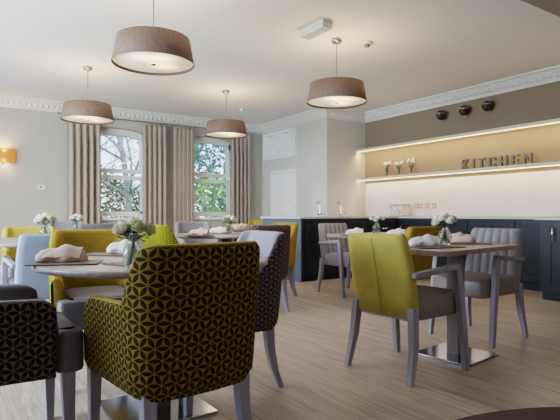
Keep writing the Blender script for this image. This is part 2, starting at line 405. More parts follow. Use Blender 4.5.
# ------------------------------------------------------------------ kitchen units
def cabinet_run(name, label, box, front, doors, side_mat=None):
    """box = x0,x1,y0,y1 ; front 'x' faces -x, 'y' faces -y ; doors = list of (a,b)"""
    x0, x1, y0, y1 = box; r = empty(name, ((x0+x1)/2, (y0+y1)/2, 0)); tag(r, label, 'cabinet'); cx, cy = r.location.x, r.location.y
    MB().box(x0-cx, x1-cx, y0-cy, y1-cy, .1, .885).build('carcass', M['navy'], r, bevel=.003)
    if front == 'x': MB().box(x0+.05-cx, x1-cx, y0-cy, y1-cy, 0, .1).build('plinth', M['navy'], r)
    else: MB().box(x0+.03-cx, x1-cx, y0+.05-cy, y1-cy, 0, .1).build('plinth', M['navy'], r)
    for (a, b, hnd) in doors:
        mb = MB(); e = .07
        def pb(u0, u1, z0, z1, dep):
            if front == 'x': mb.box(x0-dep-cx, x0-cx, u0-cy, u1-cy, z0, z1)
            else: mb.box(u0-cx, u1-cx, y0-dep-cy, y0-cy, z0, z1)
        pb(a+.004, b-.004, .12, .87, .012)
        for q in ((a+.004, a+e, .12, .87), (b-e, b-.004, .12, .87), (a+e, b-e, .12, .12+e), (a+e, b-e, .87-e, .87)): pb(*q, .022)
        dr = mb.build('door', M['navy'], r, bevel=.002)
        if hnd:
            kind, u, z, L = hnd
            if kind == 'v': pts = [(0, z-L/2), (1, z-L/2+.01), (1.1, z), (1, z+L/2-.01), (0, z+L/2)]; pp = [(u, o, zz) for o, zz in pts]
            else: pts = [(0, u-L/2), (1, u-L/2+.01), (1.1, u), (1, u+L/2-.01), (0, u+L/2)]; pp = [(uu, o, z) for o, uu in pts]
            P = [((x0-.02-.03*o-cx, uu-cy, zz) if front == 'x' else (uu-cx, y0-.02-.03*o-cy, zz)) for uu, o, zz in pp]
            MB().tube(P, .009, 8).build('handle', M['chrome'], dr)
    return r
c1 = cabinet_run('kitchen_island', 'navy panelled kitchen counter unit with light painted into its blue grey end beneath the taps', (4.13, 6.04, 5.6, 6.6), 'y',
            [(4.2, 4.75, None), (4.75, 5.35, None), (5.35, 6.0, ('h', 5.76, .73, .13))])
MB().box(-.975, -.957, -.5, .5, .0, .885).build('end_panel', M['navy_lit_side'], c1)
cabinet_run('wall_cabinet', 'long navy base cabinet against the shelf wall behind the grey fluted chair', (6.05, XE-.003, 2.2, 6.6), 'x',
            [(3.02, 3.6, None), (3.6, 4.3, None), (4.3, 5.0, None), (5.0, 5.55, ('v', 5.5, .705, .12))])
cabinet_run('tall_base_cabinet', 'deep navy shaker cabinet with chrome bow handle at the right edge', (5.5, 6.04, .6, 2.99), 'x',
            [(2.3, 2.93, ('v', 2.83, .735, .155)), (1.65, 2.3, None), (1.0, 1.65, None)])
def worktop(name, label, box, z=.915):
    x0, x1, y0, y1 = box
    return tag(MB().box(x0, x1, y0, y1, .887, z).build(name, M['worktop'], bevel=.005), label, 'worktop')
worktop('worktop', 'white stone worktop on the navy counter carrying the two taps', (4.08, 6.045, 5.57, 6.63))
worktop('worktop', 'thin white worktop running along the shelf wall under the enamel box', (6.05, XE-.003, 2.2, 6.63))
worktop('worktop', 'pale worktop slab on the deep cabinet at the right edge', (5.47, 6.04, .6, 3.04))
tag(MB().box(5.52, 5.70, YR-.012, YR+.0, .0, .01).build('x', M['splash']), 'x', 'x'); bpy.data.objects.remove(bpy.data.objects['x'])
struct(MB().box(XB-.008, XB, YR, 7.4, .0, 1.52).box(XB, 6.4, YR-.008, YR, .0, 1.52), 'trim_3', M['splash'])
struct(MB().box(XE-.006, XE, 2.2, YR-.01, .92, 1.53), 'trim_4', M['splash'])
# fill of counter depth behind the worktop to the alcove wall
struct(MB().box(4.95, XE, 6.63, YR-.01, 0, .90), 'trim_5', M['worktop'])

def tap(px, y, label, bend):
    b = YAW + math.atan((px-280)/FPX); x = y*math.tan(b)
    r = empty('mixer_tap', (x, y, .915)); tag(r, label, 'tap', 'taps on the counter')
    MB().tube([(-.09,0,.035),(.09,0,.035)], .014, 10).tube([(-.07,0,0),(-.07,0,.04)], .012).tube([(.07,0,0),(.07,0,.04)], .012).build('body', M['chrome'], r)
    pts = [(0,0,.03),(0,0,.14),(0,-.005,.19)] + [(-bend*.05*(1-math.cos(R(a))), -.03*(1-math.cos(R(a))), .19+.05*math.sin(R(a))) for a in range(20, 161, 20)]
    MB().tube(pts, .011, 10).build('spout', M['chrome'], r)
    for s in (-1, 1): MB().tube([(s*.07,0,.04),(s*.07,0,.075)], .009).tube([(s*.04,0,.07),(s*.1,0,.07)], .007).build('tap_handle', M['chrome'], r)
tap(320, 6.35, 'chrome swan-neck mixer tap on the counter, nearer the white cupboard door', 1.2)
tap(341, 6.35, 'chrome swan-neck mixer tap on the counter, nearer the lit shelves', 1.2)

# ------------------------------------------------------------------ shelves and what is on them
def shelf(z, label):
    r = empty('wall_shelf', (XE, 4.4, z)); tag(r, label, 'shelf', 'lit wall shelves')
    MB().box(-.25, 0, -3.9+1.7, YR-4.4, 0, .045).build('board', M['shelf'], r, bevel=.003)
    MB().box(-.236, -.225, -2.19, YR-4.42, -.006, 0).build('light_strip', M['led'], r)
    l = bpy.data.lights.new('shelf light', 'AREA'); l.shape = 'RECTANGLE'; l.size = .02; l.size_y = 4.6; l.energy = 11 if z > 2 else 6.5; l.color = (1, .66, .36)
    lo = bpy.data.objects.new('shelf_light', l); COL.objects.link(lo); lo.location = (XE-.2, 4.65, z-.012); lo.rotation_euler = (0, R(-30), 0)
shelf(1.575, 'lower white wall shelf with warm strip light, carrying the KITCHEN letters')
shelf(2.115, 'upper white wall shelf with warm strip light, empty')
SHZ = 1.62

LET = {  # strokes on a 5x7 cell, as polygons
 'K': [[(0,0),(1.3,0),(1.3,7),(0,7)], [(1.3,2.7),(3.4,0),(5,0),(2.3,3.7),(1.3,3.7)], [(1.3,3.3),(2.3,3.3),(4.9,7),(3.3,7),(1.3,4.4)]],
 'I': [[(0,0),(1.4,0),(1.4,7),(0,7)]],
 'T': [[(0,5.8),(4.6,5.8),(4.6,7),(0,7)], [(1.6,0),(3,0),(3,5.8),(1.6,5.8)]],
 'C': [[(0,1),(1.3,1),(1.3,6),(0,6)], [(.5,0),(4.2,0),(4.7,.7),(4.7,1.2),(0,1.2),(0,.7)], [(0,5.8),(4.7,5.8),(4.7,6.4),(4.2,7),(.5,7),(0,6.3)], [(3.4,1.2),(4.7,1.2),(4.7,2.4),(3.4,2.4)], [(3.4,4.6),(4.7,4.6),(4.7,5.8),(3.4,5.8)]],
 'H': [[(0,0),(1.3,0),(1.3,7),(0,7)], [(3.5,0),(4.8,0),(4.8,7),(3.5,7)], [(1.3,2.9),(3.5,2.9),(3.5,4.2),(1.3,4.2)]],
 'E': [[(0,0),(1.3,0),(1.3,7),(0,7)], [(1.3,0),(4.5,0),(4.5,1.2),(1.3,1.2)], [(1.3,2.9),(4,2.9),(4,4.1),(1.3,4.1)], [(1.3,5.8),(4.5,5.8),(4.5,7),(1.3,7)]],
 'N': [[(0,0),(1.3,0),(1.3,7),(0,7)], [(3.7,0),(5,0),(5,7),(3.7,7)], [(1.3,5.2),(3.7,0),(3.7,1.9),(1.3,7)]],
}
u = .153/7; yy = 4.73; wid = {'K': 5, 'I': 1.4, 'T': 4.6, 'C': 4.7, 'H': 4.8, 'E': 4.5, 'N': 5}
gap = (1.085 - sum(wid[c]*u*1.05 for c in 'KITCHEN'))/6
for i, ch in enumerate('KITCHEN'):
    mb = MB()
    for j, poly in enumerate(LET[ch]):
        n = len(poly); t = .022 + .0004*j
        f = [(-t, -p[0]*u*1.05, p[1]*u) for p in poly]; b = [(t, y, z) for _, y, z in f]
        mb.add(f+b, [tuple(range(n))[::-1], tuple(range(n, 2*n))] + [(k, (k+1)%n, n+(k+1)%n, n+k) for k in range(n)])
    o = mb.build('shelf_letter', M['letter'], bevel=.0015); o.location = (XE-.14, yy, SHZ+.0005)
    tag(o, f'freestanding grey metal letter {ch} on the lower shelf, spelling part of KITCHEN', 'letter', 'KITCHEN letters on the lower shelf')
    yy -= wid[ch]*u*1.05 + gap

def tulips(px, label, seed):
    y = plan_x(px, 6.52); r = empty('tulip_vase', (6.52, y, SHZ+.001)); tag(r, label, 'vase', 'tulip vases on the lower shelf')
    MB().lathe([(.001,0),(.024,0),(.026,.01),(.022,.03),(.018,.07),(.021,.11),(.03,.15)], 16).build('glass', M['glass'], r)
    f = empty('tulip_bunch', (6.52, y, SHZ+.03)); tag(f, label.replace('slim glass vase of tulips', 'white tulips in the slim vase'), 'flowers', 'tulip bunches on the lower shelf')
    rn = random.Random(seed); ms = MB(); ml = MB()
    for k in range(5):
        a = k*1.257+rn.random(); q = .035+.03*rn.random(); t = Vector((q*math.cos(a), q*math.sin(a)*1.3, .17+.05*rn.random()))
        ms.tube([(0,0,0), (t.x*.3, t.y*.3, .1), t], .005, 6)
        b = MB().ball(t+Vector((0,0,.012)), .019, 6, (1,1,1.4)); b.build('tulip_bloom', M['petal_white'], f)
        for _ in range(3):
            a2 = a+rn.uniform(-.6,.6); e = Vector((.05*math.cos(a2), .06*math.sin(a2), .11+.07*rn.random())); w = Vector((-math.sin(a2), math.cos(a2), 0))*.011
            ml.add([(0,0,.05), Vector((e.x*.5,e.y*.5,.1))+w, e, Vector((e.x*.5,e.y*.5,.1))-w], [(0,1,2,3)], True)
    ms.build('stems', M['stem'], f); ml.build('leaves', M['leaf'], f)
tulips(387, 'slim glass vase of tulips on the lower shelf, nearest the alcove', 1)
tulips(399, 'slim glass vase of tulips on the lower shelf, middle of the three', 2)
tulips(411.5, 'slim glass vase of tulips on the lower shelf, nearest the KITCHEN letters', 3)

for px, where in ((441, 'nearest the alcove'), (464, 'middle of the three'), (487, 'farthest from the alcove')):
    y = plan_x(px, 6.55); r = empty('wall_globe', (6.55, y, 2.53)); tag(r, 'round smoked glass wall globe above the upper shelf, '+where, 'wall lamp', 'smoked glass globes above the shelves'); r.scale = (1, .9, 1.02)
    mb = MB(); mb.lathe([(max(.001,.078*math.sin(R(q))), .078*math.cos(R(q))) for q in range(0, 181, 12)], 24); mb.build('globe', M['darkglass'], r)
    MB().lathe([(.068,.03),(.08,.03),(.082,.022),(.08,.012),(.07,.012)], 24).build('rim_band', M['nickel'], r)
    MB().tube([(0,0,-.08),(0,0,-.11)], .006).ball((0,0,-.118), .011, 6).build('finial', M['nickel'], r)
    MB().tube([(.07,0,0),(.1,0,0)], .03, 16).build('wall_mount', M['nickel'], r)

# enamel box with leaf print
by = plan_x(398, 6.4); r = empty('bread_box', (6.42, by, .9155)); tag(r, 'white enamel bread box printed with small black leaves on the wall worktop', 'bread box')
body = MB().box(-.09, .09, -.15, .13, .008, .185).build('box_body', M['tin'], r, bevel=.012)
MB().box(-.095, .095, -.155, .135, .186, .2).build('lid', M['nickel'], r, bevel=.004)
MB().box(-.093, .093, -.153, .133, 0, .01).build('base_rim', M['nickel'], r)
mb = MB(); rn = random.Random(4)
for k in range(22):
    yc, zc, an, L = rn.uniform(-.13,.11), rn.uniform(.03,.16), rn.uniform(0,3.14), rn.uniform(.012,.022)
    dy, dz = math.cos(an)*L, math.sin(an)*L
    mb.add([(-.0915,yc-dy,zc-dz),(-.0915,yc+dz*.4,zc-dy*.4),(-.0915,yc+dy,zc+dz),(-.0915,yc-dz*.4,zc+dy*.4)], [(0,1,2,3)])
tag(mb.build('leaf_print', M['ink'], body), kind='stuff')
# sockets
for px, w, lab in ((419, .15, 'double socket plate nearest the bread box'), (427.5, .085, 'single switch plate in the middle of the row'), (434.5, .085, 'single switch plate at the far end of the row from the bread box')):
    y = plan_x(px, XE); r = empty('socket_plate', (XE-.006, y, 1.09)); tag(r, 'rose metal '+lab, 'socket', 'socket plates above the wall worktop')
    MB().box(-.008, 0, -w/2, w/2, -.043, .043).build('plate', M['pinkplate'], r, bevel=.002)
    for q in ((-.035, .035) if w > .1 else (0,)): MB().box(-.011, -.007, q-.012, q+.012, -.012, .012).build('switch', M['plastic'], r)

# ------------------------------------------------------------------ pendant lamps
def pendant():
    r = empty('pendant_lamp')
    n = 64
    MB().lathe([(.285,.205),(.2885,.205),(.327,.003),(.3235,.0),(.285,.205)], n).build('shade', M['shade'], r)
    MB().lathe([(.001,.022),(.3195,.022),(.3195,.026),(.001,.026)], n).build('diffuser', M['diffuser'], r)
    MB().lathe([(.001,-.004),(.02,-.004),(.024,.004),(.02,.014),(.008,.022)], 20).build('finial', M['nickel'], r)
    MB().tube([(0,0,.02),(0,0,.655)], .0055, 8).build('rod', M['cord'], r)
    MB().lathe([(.001,.695),(.055,.695),(.058,.683),(.05,.657),(.001,.653)], 28).build('ceiling_rose', M['nickel'], r)
    mb = MB()
    for a in (0, 120, 240): mb.tube([(0,0,.19),(.287*math.cos(R(a)), .287*math.sin(R(a)), .2)], .003, 6)
    mb.build('shade_spider', M['nickel'], r)
    return r
LP = [((1.40, 3.92), 'the largest in the photo, over the front round table'), ((1.53, 6.74), 'over the tables by the left curtain'), ((3.54, 4.16), 'over the table by the kitchen counter'), ((3.60, 6.85), 'hanging in front of the right-hand window')]
proto = None
for (x, y), w in LP:
    o = pendant() if proto is None else copy_tree(proto); proto = proto or o
    o.location = (x, y, H-.695); tag(o, 'shallow taupe drum pendant lamp, '+w, 'pendant lamp', 'drum pendant lamps')
    l = bpy.data.lights.new('pendant bulb', 'POINT'); l.energy = 11; l.color = (1, .72, .45); l.shadow_soft_size = .07
    lo = bpy.data.objects.new('pendant_bulb', l); COL.objects.link(lo); lo.location = (x, y, H-.695+.11)
    l = bpy.data.lights.new('pendant glow', 'AREA'); l.shape = 'DISK'; l.size = .6; l.energy = 5; l.color = (1, .78, .55)
    lo = bpy.data.objects.new('pendant_glow', l); COL.objects.link(lo); lo.location = (x, y, H-.695+.012)

# emergency light on the ceiling
def ceilpt(px, py, z=H):
    Z = FPX*(z-CAMZ)/(HORY-py); X = (px-280)/FPX*Z
    return (X*math.cos(YAW)+Z*math.sin(YAW), -X*math.sin(YAW)+Z*math.cos(YAW))
ex, ey = ceilpt(316, 29, H-.03)
ea, eb = ceilpt(302, 36, H-.03), ceilpt(330, 22, H-.03); ang = math.atan2(eb[1]-ea[1], eb[0]-ea[0])
r = empty('emergency_light', (ex, ey, H), ang); tag(r, 'rectangular white emergency light with ribbed clear cover on the ceiling', 'emergency light')
MB().box(-.19, .19, -.065, .065, -.03, 0).build('housing', M['plastic'], r, bevel=.005)
mb = MB(); mb.box(-.185, .185, -.06, .06, -.075, -.031)
for k in range(9): mb.box(-.18, .18, -.055+k*.0125, -.05+k*.0125, -.079, -.075)
mb.build('prismatic_cover', M['prism'], r)
MB().box(.15, .186, -.062, .062, -.077, -.03).build('end_cap', M['plastic'], r, bevel=.004); MB().box(-.188, -.165, -.062, .062, -.077, -.03).build('end_cap', M['plastic'], r, bevel=.004)
for px, py, lab in ((367, 44, 'small white ceiling smoke detector beside the emergency light'), (242, 109.5, 'flat white ceiling sensor near the window-side pendant lamp')):
    x, y = ceilpt(px, py, H-.02); r = empty('smoke_detector', (x, y, H)); tag(r, lab, 'smoke detector')
    MB().lathe([(.001,-.001),(.055,-.002),(.06,-.014),(.056,-.022),(.03,-.026)], 24).build('base', M['plastic'], r)
    MB().lathe([(.03,-.024),(.034,-.044),(.026,-.054),(.001,-.055)], 24).build('sensor_head', M['brownbit'] if px > 300 else M['plastic'], r)

# wall sconce, thermostat
r = empty('wall_sconce', (.78, YN-.09, 1.90)); tag(r, 'half-round amber fabric wall sconce glowing on the window wall', 'wall lamp')
n = 20; ring = lambda rr, z: [(rr*math.cos(R(180+180*i/n))*1.6, rr*math.sin(R(180+180*i/n))*.75+.06, z) for i in range(n+1)]
MB().loft([ring(.11,-.12), ring(.11,.12)], closed=False).build('shade', M['sconce'], r)
MB().box(-.05, .05, .06, .088, -.06, .04).build('wall_plate', M['nickel'], r); MB().tube([(0,.06,-.02),(0,.0,-.02),(0,0,-.135)], .008).lathe([(.001,-.15),(.03,-.148),(.034,-.135),(.001,-.13)], 16).build('arm', M['nickel'], r)
for dz, e in ((.15, 3.2), (-.17, 2.6)):
    l = bpy.data.lights.new('sconce bulb', 'SPOT'); l.energy = e*3; l.color = (1, .62, .32); l.spot_size = R(150); l.spot_blend = 1; l.shadow_soft_size = .04
    lo = bpy.data.objects.new('sconce_bulb', l); COL.objects.link(lo); lo.location = (.78, YN-.1, 1.90+dz*.3); lo.rotation_euler = (R(180) if dz > 0 else 0, 0, 0)
tx = 9.2*math.tan(YAW+math.atan((41.5-280)/FPX)); r = empty('thermostat', (tx, YN, 1.40)); tag(r, 'small white thermostat on the wall left of the curtains', 'thermostat')
MB().box(-.055, .06, -.02, .003, -.045, .045).build('case', M['plastic'], r, bevel=.005); MB().box(-.03, .0, -.024, -.019, -.005, .025).build('display', M['brownbit'], r)

# ------------------------------------------------------------------ curtains
def curtain(x0, x1, label):
    r = empty('curtain', ((x0+x1)/2, YN-.13, 0)); tag(r, label, 'curtain', 'taupe curtains'); w = (x1-x0)/2
    rn = random.Random(int(x0*100)); K = 5; n = 110; rings = []; uvz = [.015, .4, 1.0, 1.6, 2.1, 2.4, 2.5, 2.52, 2.58, 2.61]
    ph = [rn.uniform(0, 6.28) for _ in range(3)]
    for z in uvz:
        row = []; pinch = max(0, (z-2.1)/.42) if z < 2.52 else 1 - (z-2.52)/.09*.5
        for i in range(n+1):
            t = i/n; a = t*K*2*math.pi
            amp = .055*(1-.45*min(1,pinch)); yv = amp*(math.sin(a+ph[0]*.1)+.35*math.sin(2*a+ph[1])*(1-min(1,pinch)*.5))*(.8+.2*math.sin(3*t+ph[2]))
            xx = -w + 2*w*t + .018*math.sin(a*1.0+1.2+ph[0]*.1)*(1-.2*pinch)
            if z < 1: xx *= 1+.03*(1-z)
            row.append((xx, yv, z))
        rings.append(row)
    o = MB().loft(rings, closed=False).build('fabric_panel', M['curtain'], r)
    sd = o.modifiers.new('solid', 'SOLIDIFY'); sd.thickness = .004
    mb = MB()
    for i in range(K+1):
        x = -w*.96+2*w*.96*i/K; mb.tube([(x, .0, 2.6), (x, .0, 2.655)], .004, 6)
    mb.build('hooks', M['nickel'], r)
    return r
curtain(1.72, 2.27, 'taupe pinch-pleat curtain nearest the amber sconce')
curtain(3.02, 3.50, 'taupe pinch-pleat curtain on the right side of the left window')
curtain(3.63, 4.05, 'taupe pinch-pleat curtain on the left side of the right window')
curtain(4.86, 5.34, 'taupe pinch-pleat curtain nearest the white cupboard doors')
for x0, x1, lab in ((1.6, 3.54, 'left'), (3.6, 5.42, 'right')):
    r = empty('curtain_pole', ((x0+x1)/2, YN-.13, 2.665)); tag(r, f'thin nickel curtain pole above the {lab} window', 'curtain pole', 'curtain poles'); w = (x1-x0)/2
    MB().tube([(-w,0,0),(w,0,0)], .011, 10).build('rail', M['nickel'], r)
    for s in (-1, 1):
        MB().ball((s*(w+.02),0,0), .022, 8).build('finial', M['nickel'], r); MB().tube([(s*(w-.12),0,0),(s*(w-.12),.128,0)], .008).build('bracket', M['nickel'], r)

# ------------------------------------------------------------------ chairs
def tub_path():
    W, yb, yf, rc = .25, -.27, .235, .11; P = []
    for i in range(24): P.append((-W-.02*(1-i/24), yf + (yb+rc-yf)*i/24))
    for i in range(13): a = R(180+90*i/12); P.append((-W+rc+rc*math.cos(a), yb+rc+rc*math.sin(a)))
    for i in range(1, 7): t = i/7; x = -W+rc+(2*W-2*rc)*t; P.append((x, yb-.012*math.sin(math.pi*t)))
    return P + [(-x, y) for x, y in P[:37]][::-1]
def tub_chair(petal, plain, seat_m, name='tub_chair'):
    r = empty(name); P = tub_path(); n = len(P); z0, T = .33, .062
    seg = [0]
    for i in range(1, n): seg.append(seg[-1]+math.dist(P[i], P[i-1]))
    mid = seg[-1]/2; top = []; nr = []
    for i, (x, y) in enumerate(P):
        if y <= -.222: h = .852 - .008*max(0, (y+.25)/.028)
        elif y < -.10: t = (y+.222)/.122; h = .844-(.844-.642)*(t*t*(3-2*t))**.62
        else: t = (y+.10)/.335; h = .642-.012*t - .03*max(0, (t-.8)/.2)**2
        top.append(h)
        a = Vector(P[max(0,i-1)]); b = Vector(P[min(n-1,i+1)]); d = (b-a).normalized(); nr.append(Vector((-d.y, d.x)))   # inward
    def outp(i, z):
        x, y = P[i]; k = (z-z0)/.53; nb = nr[i]; fl = .016*k - .05*max(0, 1-(z-z0)/.05)**2*.35
        return Vector((x, y))-nb*fl + Vector((0, -.045*max(0,k)*(max(0, nb.y))))
    rows, us = [], []; NZ = 12
    for j in range(NZ+1):
        row, uu = [], []
        for i in range(n):
            z = z0 - .015*max(0, nr[i].y) + (top[i]-.03-z0)*j/NZ; q = outp(i, z); row.append((q.x, q.y, z)); uu.append((seg[i]-mid, z))
        rows.append(row); us.append(uu)
    for a in (18, 36, 52):
        row, uu = [], []
        for i in range(n):
            q = outp(i, top[i]-.03) + nr[i]*(T/2)*(1-math.cos(R(a))); row.append((q.x, q.y, top[i]-.03+.03*math.sin(R(a)))); uu.append((seg[i]-mid, row[-1][2]))
        rows.append(row); us.append(uu)
    MB().loft(rows, closed=False, uvs=us).build('outer_panel', petal, r)
    rows = []
    for a in [48, 55, 75, 100, 130, 160, 180]:   # rim from outside over to inside
        row = []
        for i in range(n):
            q = outp(i, top[i]-.03) + nr[i]*(T/2)*(1-math.cos(R(a))) - (nr[i]*.003 if a >= 55 else Vector((0,0)))
            row.append((q.x, q.y, top[i]-.03+.033*math.sin(R(a))))
        rows.append(row)
    for k in range(1, 9):
        row = []
        for i in range(n):
            z = (top[i]-.03)+( .40-(top[i]-.03))*k/8; q = outp(i, z)+nr[i]*(T+.012*math.sin(math.pi*k/8)); row.append((q.x, q.y, z))
        rows.append(row)
    mb = MB().loft(rows, closed=False)
    for i in (0, n-1):      # arm fronts
        pts = [rw[i] for rw in rows]; q = outp(i, z0); qi = q+nr[i]*T
        prof = pts + [(qi.x, qi.y, z0), (q.x, q.y, z0)]; c = Vector((0,0,0))
        for p in prof: c += Vector(p)
        c /= len(prof); c.y += .014
        m = len(prof); mb.add(prof+[c], [((k, (k+1)%m, m) if i == 0 else ((k+1)%m, k, m)) for k in range(m)], True)
    mb.build('inner_upholstery', plain, r)
    MB().box(-.2, .2, -.22, .235, .325, .36).build('seat_base', plain, r, bevel=.01)
    cushion(MB(), -.18, .18, -.19, .26, .345, .49, .03, .016, .014).build('seat', seat_m, r)
    cushion(MB(), -.25, .25, .238, .345, .335, .495, .035, .016, .004).build('seat_front', seat_m, r)
    for s in (-1, 1):
        MB().beam([(s*.215,.285,.345),(s*.217,.288,.15),(s*.217,.29,0)], [(.026,.026),(.021,.021),(.016,.016)]).build('leg', M['leg'], r, bevel=.004)
        MB().beam([(s*.19,-.2,.35),(s*.192,-.21,.22),(s*.195,-.235,.1),(s*.198,-.275,0)], [(.026,.026),(.023,.023),(.019,.019),(.015,.016)]).build('leg', M['leg'], r, bevel=.004)
    return r

def arm_chair(plain, seat_m, ribs=False, seam=False, name='open_arm_chair'):
    r = empty(name)
    # back pad
    zs = [.355, .37, .46, .56, .66, .75, .818, .834, .839]; rings = []; N = 12
    def yb(z): return -.175 - .10*((z-.355)/.5)**1.2
    def hw(z): return .222 + .018*math.sin(math.pi*min(1, (z-.3)/.6)) - .016*((z-.355)/.5)
    for z in zs:
        w = hw(z); y = yb(z); e = {.355: .55, .37: .9, .834: .7, .839: .35}.get(z, 1)
        t = .034*e; ring = []; cut = 0 if z < .825 else (.006 if z < .836 else .014)
        ww = w-cut; R_ = 6
        nf = 72 if ribs else 12
        for i in range(nf+1):
            u_ = -1+2*i/nf; rb = .022*abs(math.sin(math.pi*3*(u_+1)))**.6*e if ribs else 0
            ring.append((u_*(ww-.012), y+t+rb+ .008*(1-u_*u_), z))
        ring.append((ww, y+t*.4, z)); ring.append((ww, y-t*.4, z))
        for i in range(N+1):
            u_ = 1-2*i/N; ring.append((u_*(ww-.012), y-t-.012*(1-u_*u_), z))
        ring.append((-ww, y-t*.4, z)); ring.append((-ww, y+t*.4, z)); rings.append(ring)
    back = MB().loft(rings).build('backrest', plain, r)
    if seam:
        MB().tube([(0, yb(z)-.034-.0125, z) for z in zs[1:-2]], .0035, 6).build('seam', plain, back)
    cushion(MB(), -.232, .232, -.16, .285, .342, .475, .05, .02, .016).build('seat', seat_m, r)
    MB().box(-.2, .2, -.2, .24, .34, .37).build('seat_rail', M['leg'], r, bevel=.004)
    for s in (-1, 1):
        MB().beam([(s*.215,-.2,.42),(s*.232,-.215,.2),(s*.245,-.26,0)], [(.022,.026),(.021,.024),(.016,.017)]).build('leg', M['leg'], r, bevel=.004)
        MB().beam([(s*.265,.24,0),(s*.262,.215,.25),(s*.258,.185,.48),(s*.256,.165,.62),(s*.255,.155,.645)], [(.018,.018),(.021,.023),(.021,.025),(.02,.028),(.016,.022)]).build('leg', M['leg'], r, bevel=.005)
        MB().add(*(lambda L: (L, [(0,1,2,3),(7,6,5,4),(0,4,5,1),(1,5,6,2),(2,6,7,3),(3,7,4,0)]))([(s*.255-.022,.18,.622),(s*.255+.022,.18,.622),(s*.255+.022,.17,.658),(s*.255-.022,.17,.658),(s*.238-.02,-.23,.59),(s*.238+.02,-.23,.59),(s*.238+.02,-.23,.622),(s*.238-.02,-.23,.622)])).build('armrest', M['leg'], r, bevel=.008)
    return r

placed = {}
def put(key, maker, x, y, face, label, group='dining chairs'):
    """face = compass direction the chair faces, degrees from +x"""
    if key in placed: o = copy_tree(placed[key])
    else: o = maker(); placed[key] = o
    o.location = (x, y, 0); o.rotation_euler = (0, 0, R(face-90)); tag(o, label, 'chair', group); return o
G1, G2 = 'upholstered tub chairs', 'open-arm dining chairs'
put('ty', lambda: tub_chair(M['yellow_petal'], M['yellow'], M['seat']), .75, 1.88, 94, 'large foreground mustard tub chair seen from behind with brown petal-patterned back', G1)
put('ty4', lambda: tub_chair(M['green_petal'], M['yellow'], M['charcoal']), .765, 3.11, 265, 'mustard tub chair facing the camera across the front round table', G1)
put('tb', lambda: tub_chair(M['brown_petal'], M['charcoal'], M['charcoal']), .115, 2.31, 0, 'charcoal tub chair with brown petal-patterned sides cut off by the bottom left edge', G1)
put('tm', lambda: tub_chair(M['mauve_petal'], M['lilac'], M['lilac']), 1.28, 2.50, 175, 'lilac grey tub chair with mauve petal-patterned outside, right of the foreground mustard chair', G1)
put('tm2', lambda: tub_chair(M['mauve_petal'], M['charcoal'], M['charcoal']), 2.57, 4.25, 90, 'mauve petal-patterned tub chair seen from behind, just beyond the lilac grey chair', G1)
put('ty6', lambda: tub_chair(M['yellow'], M['yellow'], M['charcoal']), 3.11, 4.9, 180, 'plain mustard tub chair beside the navy counter end', G1)
put('ty6', None, 4.25, 7.15, 205, 'mustard tub chair whose top alone shows beside the far end of the counter', G1)
put('tg', lambda: tub_chair(M['green_petal'], M['yellow'], M['seat']), 1.93, 4.68, 8, 'green-gold patterned tub chair turned side-on in front of the curtain', G1)
put('tl', lambda: tub_chair(M['greyfab'], M['greyfab'], M['seat']), 2.76, 6.04, 262, 'pale grey tub chair under the right-hand window facing the camera', G1)
put('tyw', lambda: tub_chair(M['yellow'], M['yellow_soft'], M['charcoal']), .72, 5.45, 270, 'mustard tub chair behind the round table at the left edge', G1).scale = (1, 1, .965)
put('tl', None, 1.47, 7.55, 270, 'light grey tub chair farthest back, between the left curtain and the mustard chair', G1)
put('wd', lambda: arm_chair(M['darkfab'], M['charcoal']), 1.50, 6.38, 90, 'slate grey chair seen from behind at the table below the left window', G2)
put('wb', lambda: arm_chair(M['bluefab'], M['charcoal']), .64, 4.2, 91, 'pale blue-grey chair seen from behind at the left table', G2).scale = (1, 1, .965)
put('wy', lambda: arm_chair(M['yellow_soft'], M['seat'], seam=True), 2.385, 2.145, 3, 'olive yellow chair with open lilac wood arms, seen from behind at the right table', G2)
put('wy2', lambda: arm_chair(M['yellow'], M['seat']), 3.66, 3.33, 90, 'mustard chair half hidden behind the flowers of the right table', G2)
put('wr', lambda: arm_chair(M['greyfab'], M['seat'], ribs=True), 3.47, 2.38, 182, 'grey fluted-back armchair at the right end of the right table', G2)
put('wr2', lambda: arm_chair(M['greyfab'], M['lilac'], ribs=True), 4.03, 4.55, 270, 'grey fluted armchair in front of the navy counter facing the camera', G2)

# ------------------------------------------------------------------ tables
TZ = .735
def pedestal(r, m, cs=.055, plate=.225, dx=0, dy=0):
    MB().box(dx-cs, dx+cs, dy-cs, dy+cs, .012, TZ-.03).build('column', m, r, bevel=.004)
    MB().box(dx-plate, dx+plate, dy-plate, dy+plate, 0, .014).build('base_plate', M['steel'], r, bevel=.003)
    MB().box(-.16, .16, -.16, .16, TZ-.045, TZ-.031).build('top_bracket', M['foot'], r)
def round_table(x, y, rad, label, rz=0):
    r = empty('round_table', (x, y, 0), rz); tag(r, label, 'table', 'round pedestal tables')
    MB().lathe([(.001,TZ-.03),(rad-.02,TZ-.03),(rad-.004,TZ-.026),(rad,TZ-.018),(rad,TZ-.008),(rad-.004,TZ-.002),(rad-.012,TZ),(.001,TZ)], 72).build('tabletop', M['table'], r)
    pedestal(r, M['column']); return r
def rect_table(x, y, w, d, label, rz=0, px_=0, py_=0):
    r = empty('dining_table', (x, y, 0), rz); tag(r, label, 'table', 'rectangular pedestal tables')
    mb = MB(); mb.loft([rrect(-w/2, w/2, -d/2, d/2, .05, z) for z in (TZ-.03, TZ)], smooth=False); mb.build('tabletop', M['table_warm'], r, bevel=.005)
    pedestal(r, M['column'], .043, .2, px_, py_); return r
round_table(.86, 2.37, .55, 'grey round pedestal table in the foreground with two blush napkins')
round_table(.66, 4.74, .6, 'grey round pedestal table cut off by the left edge')
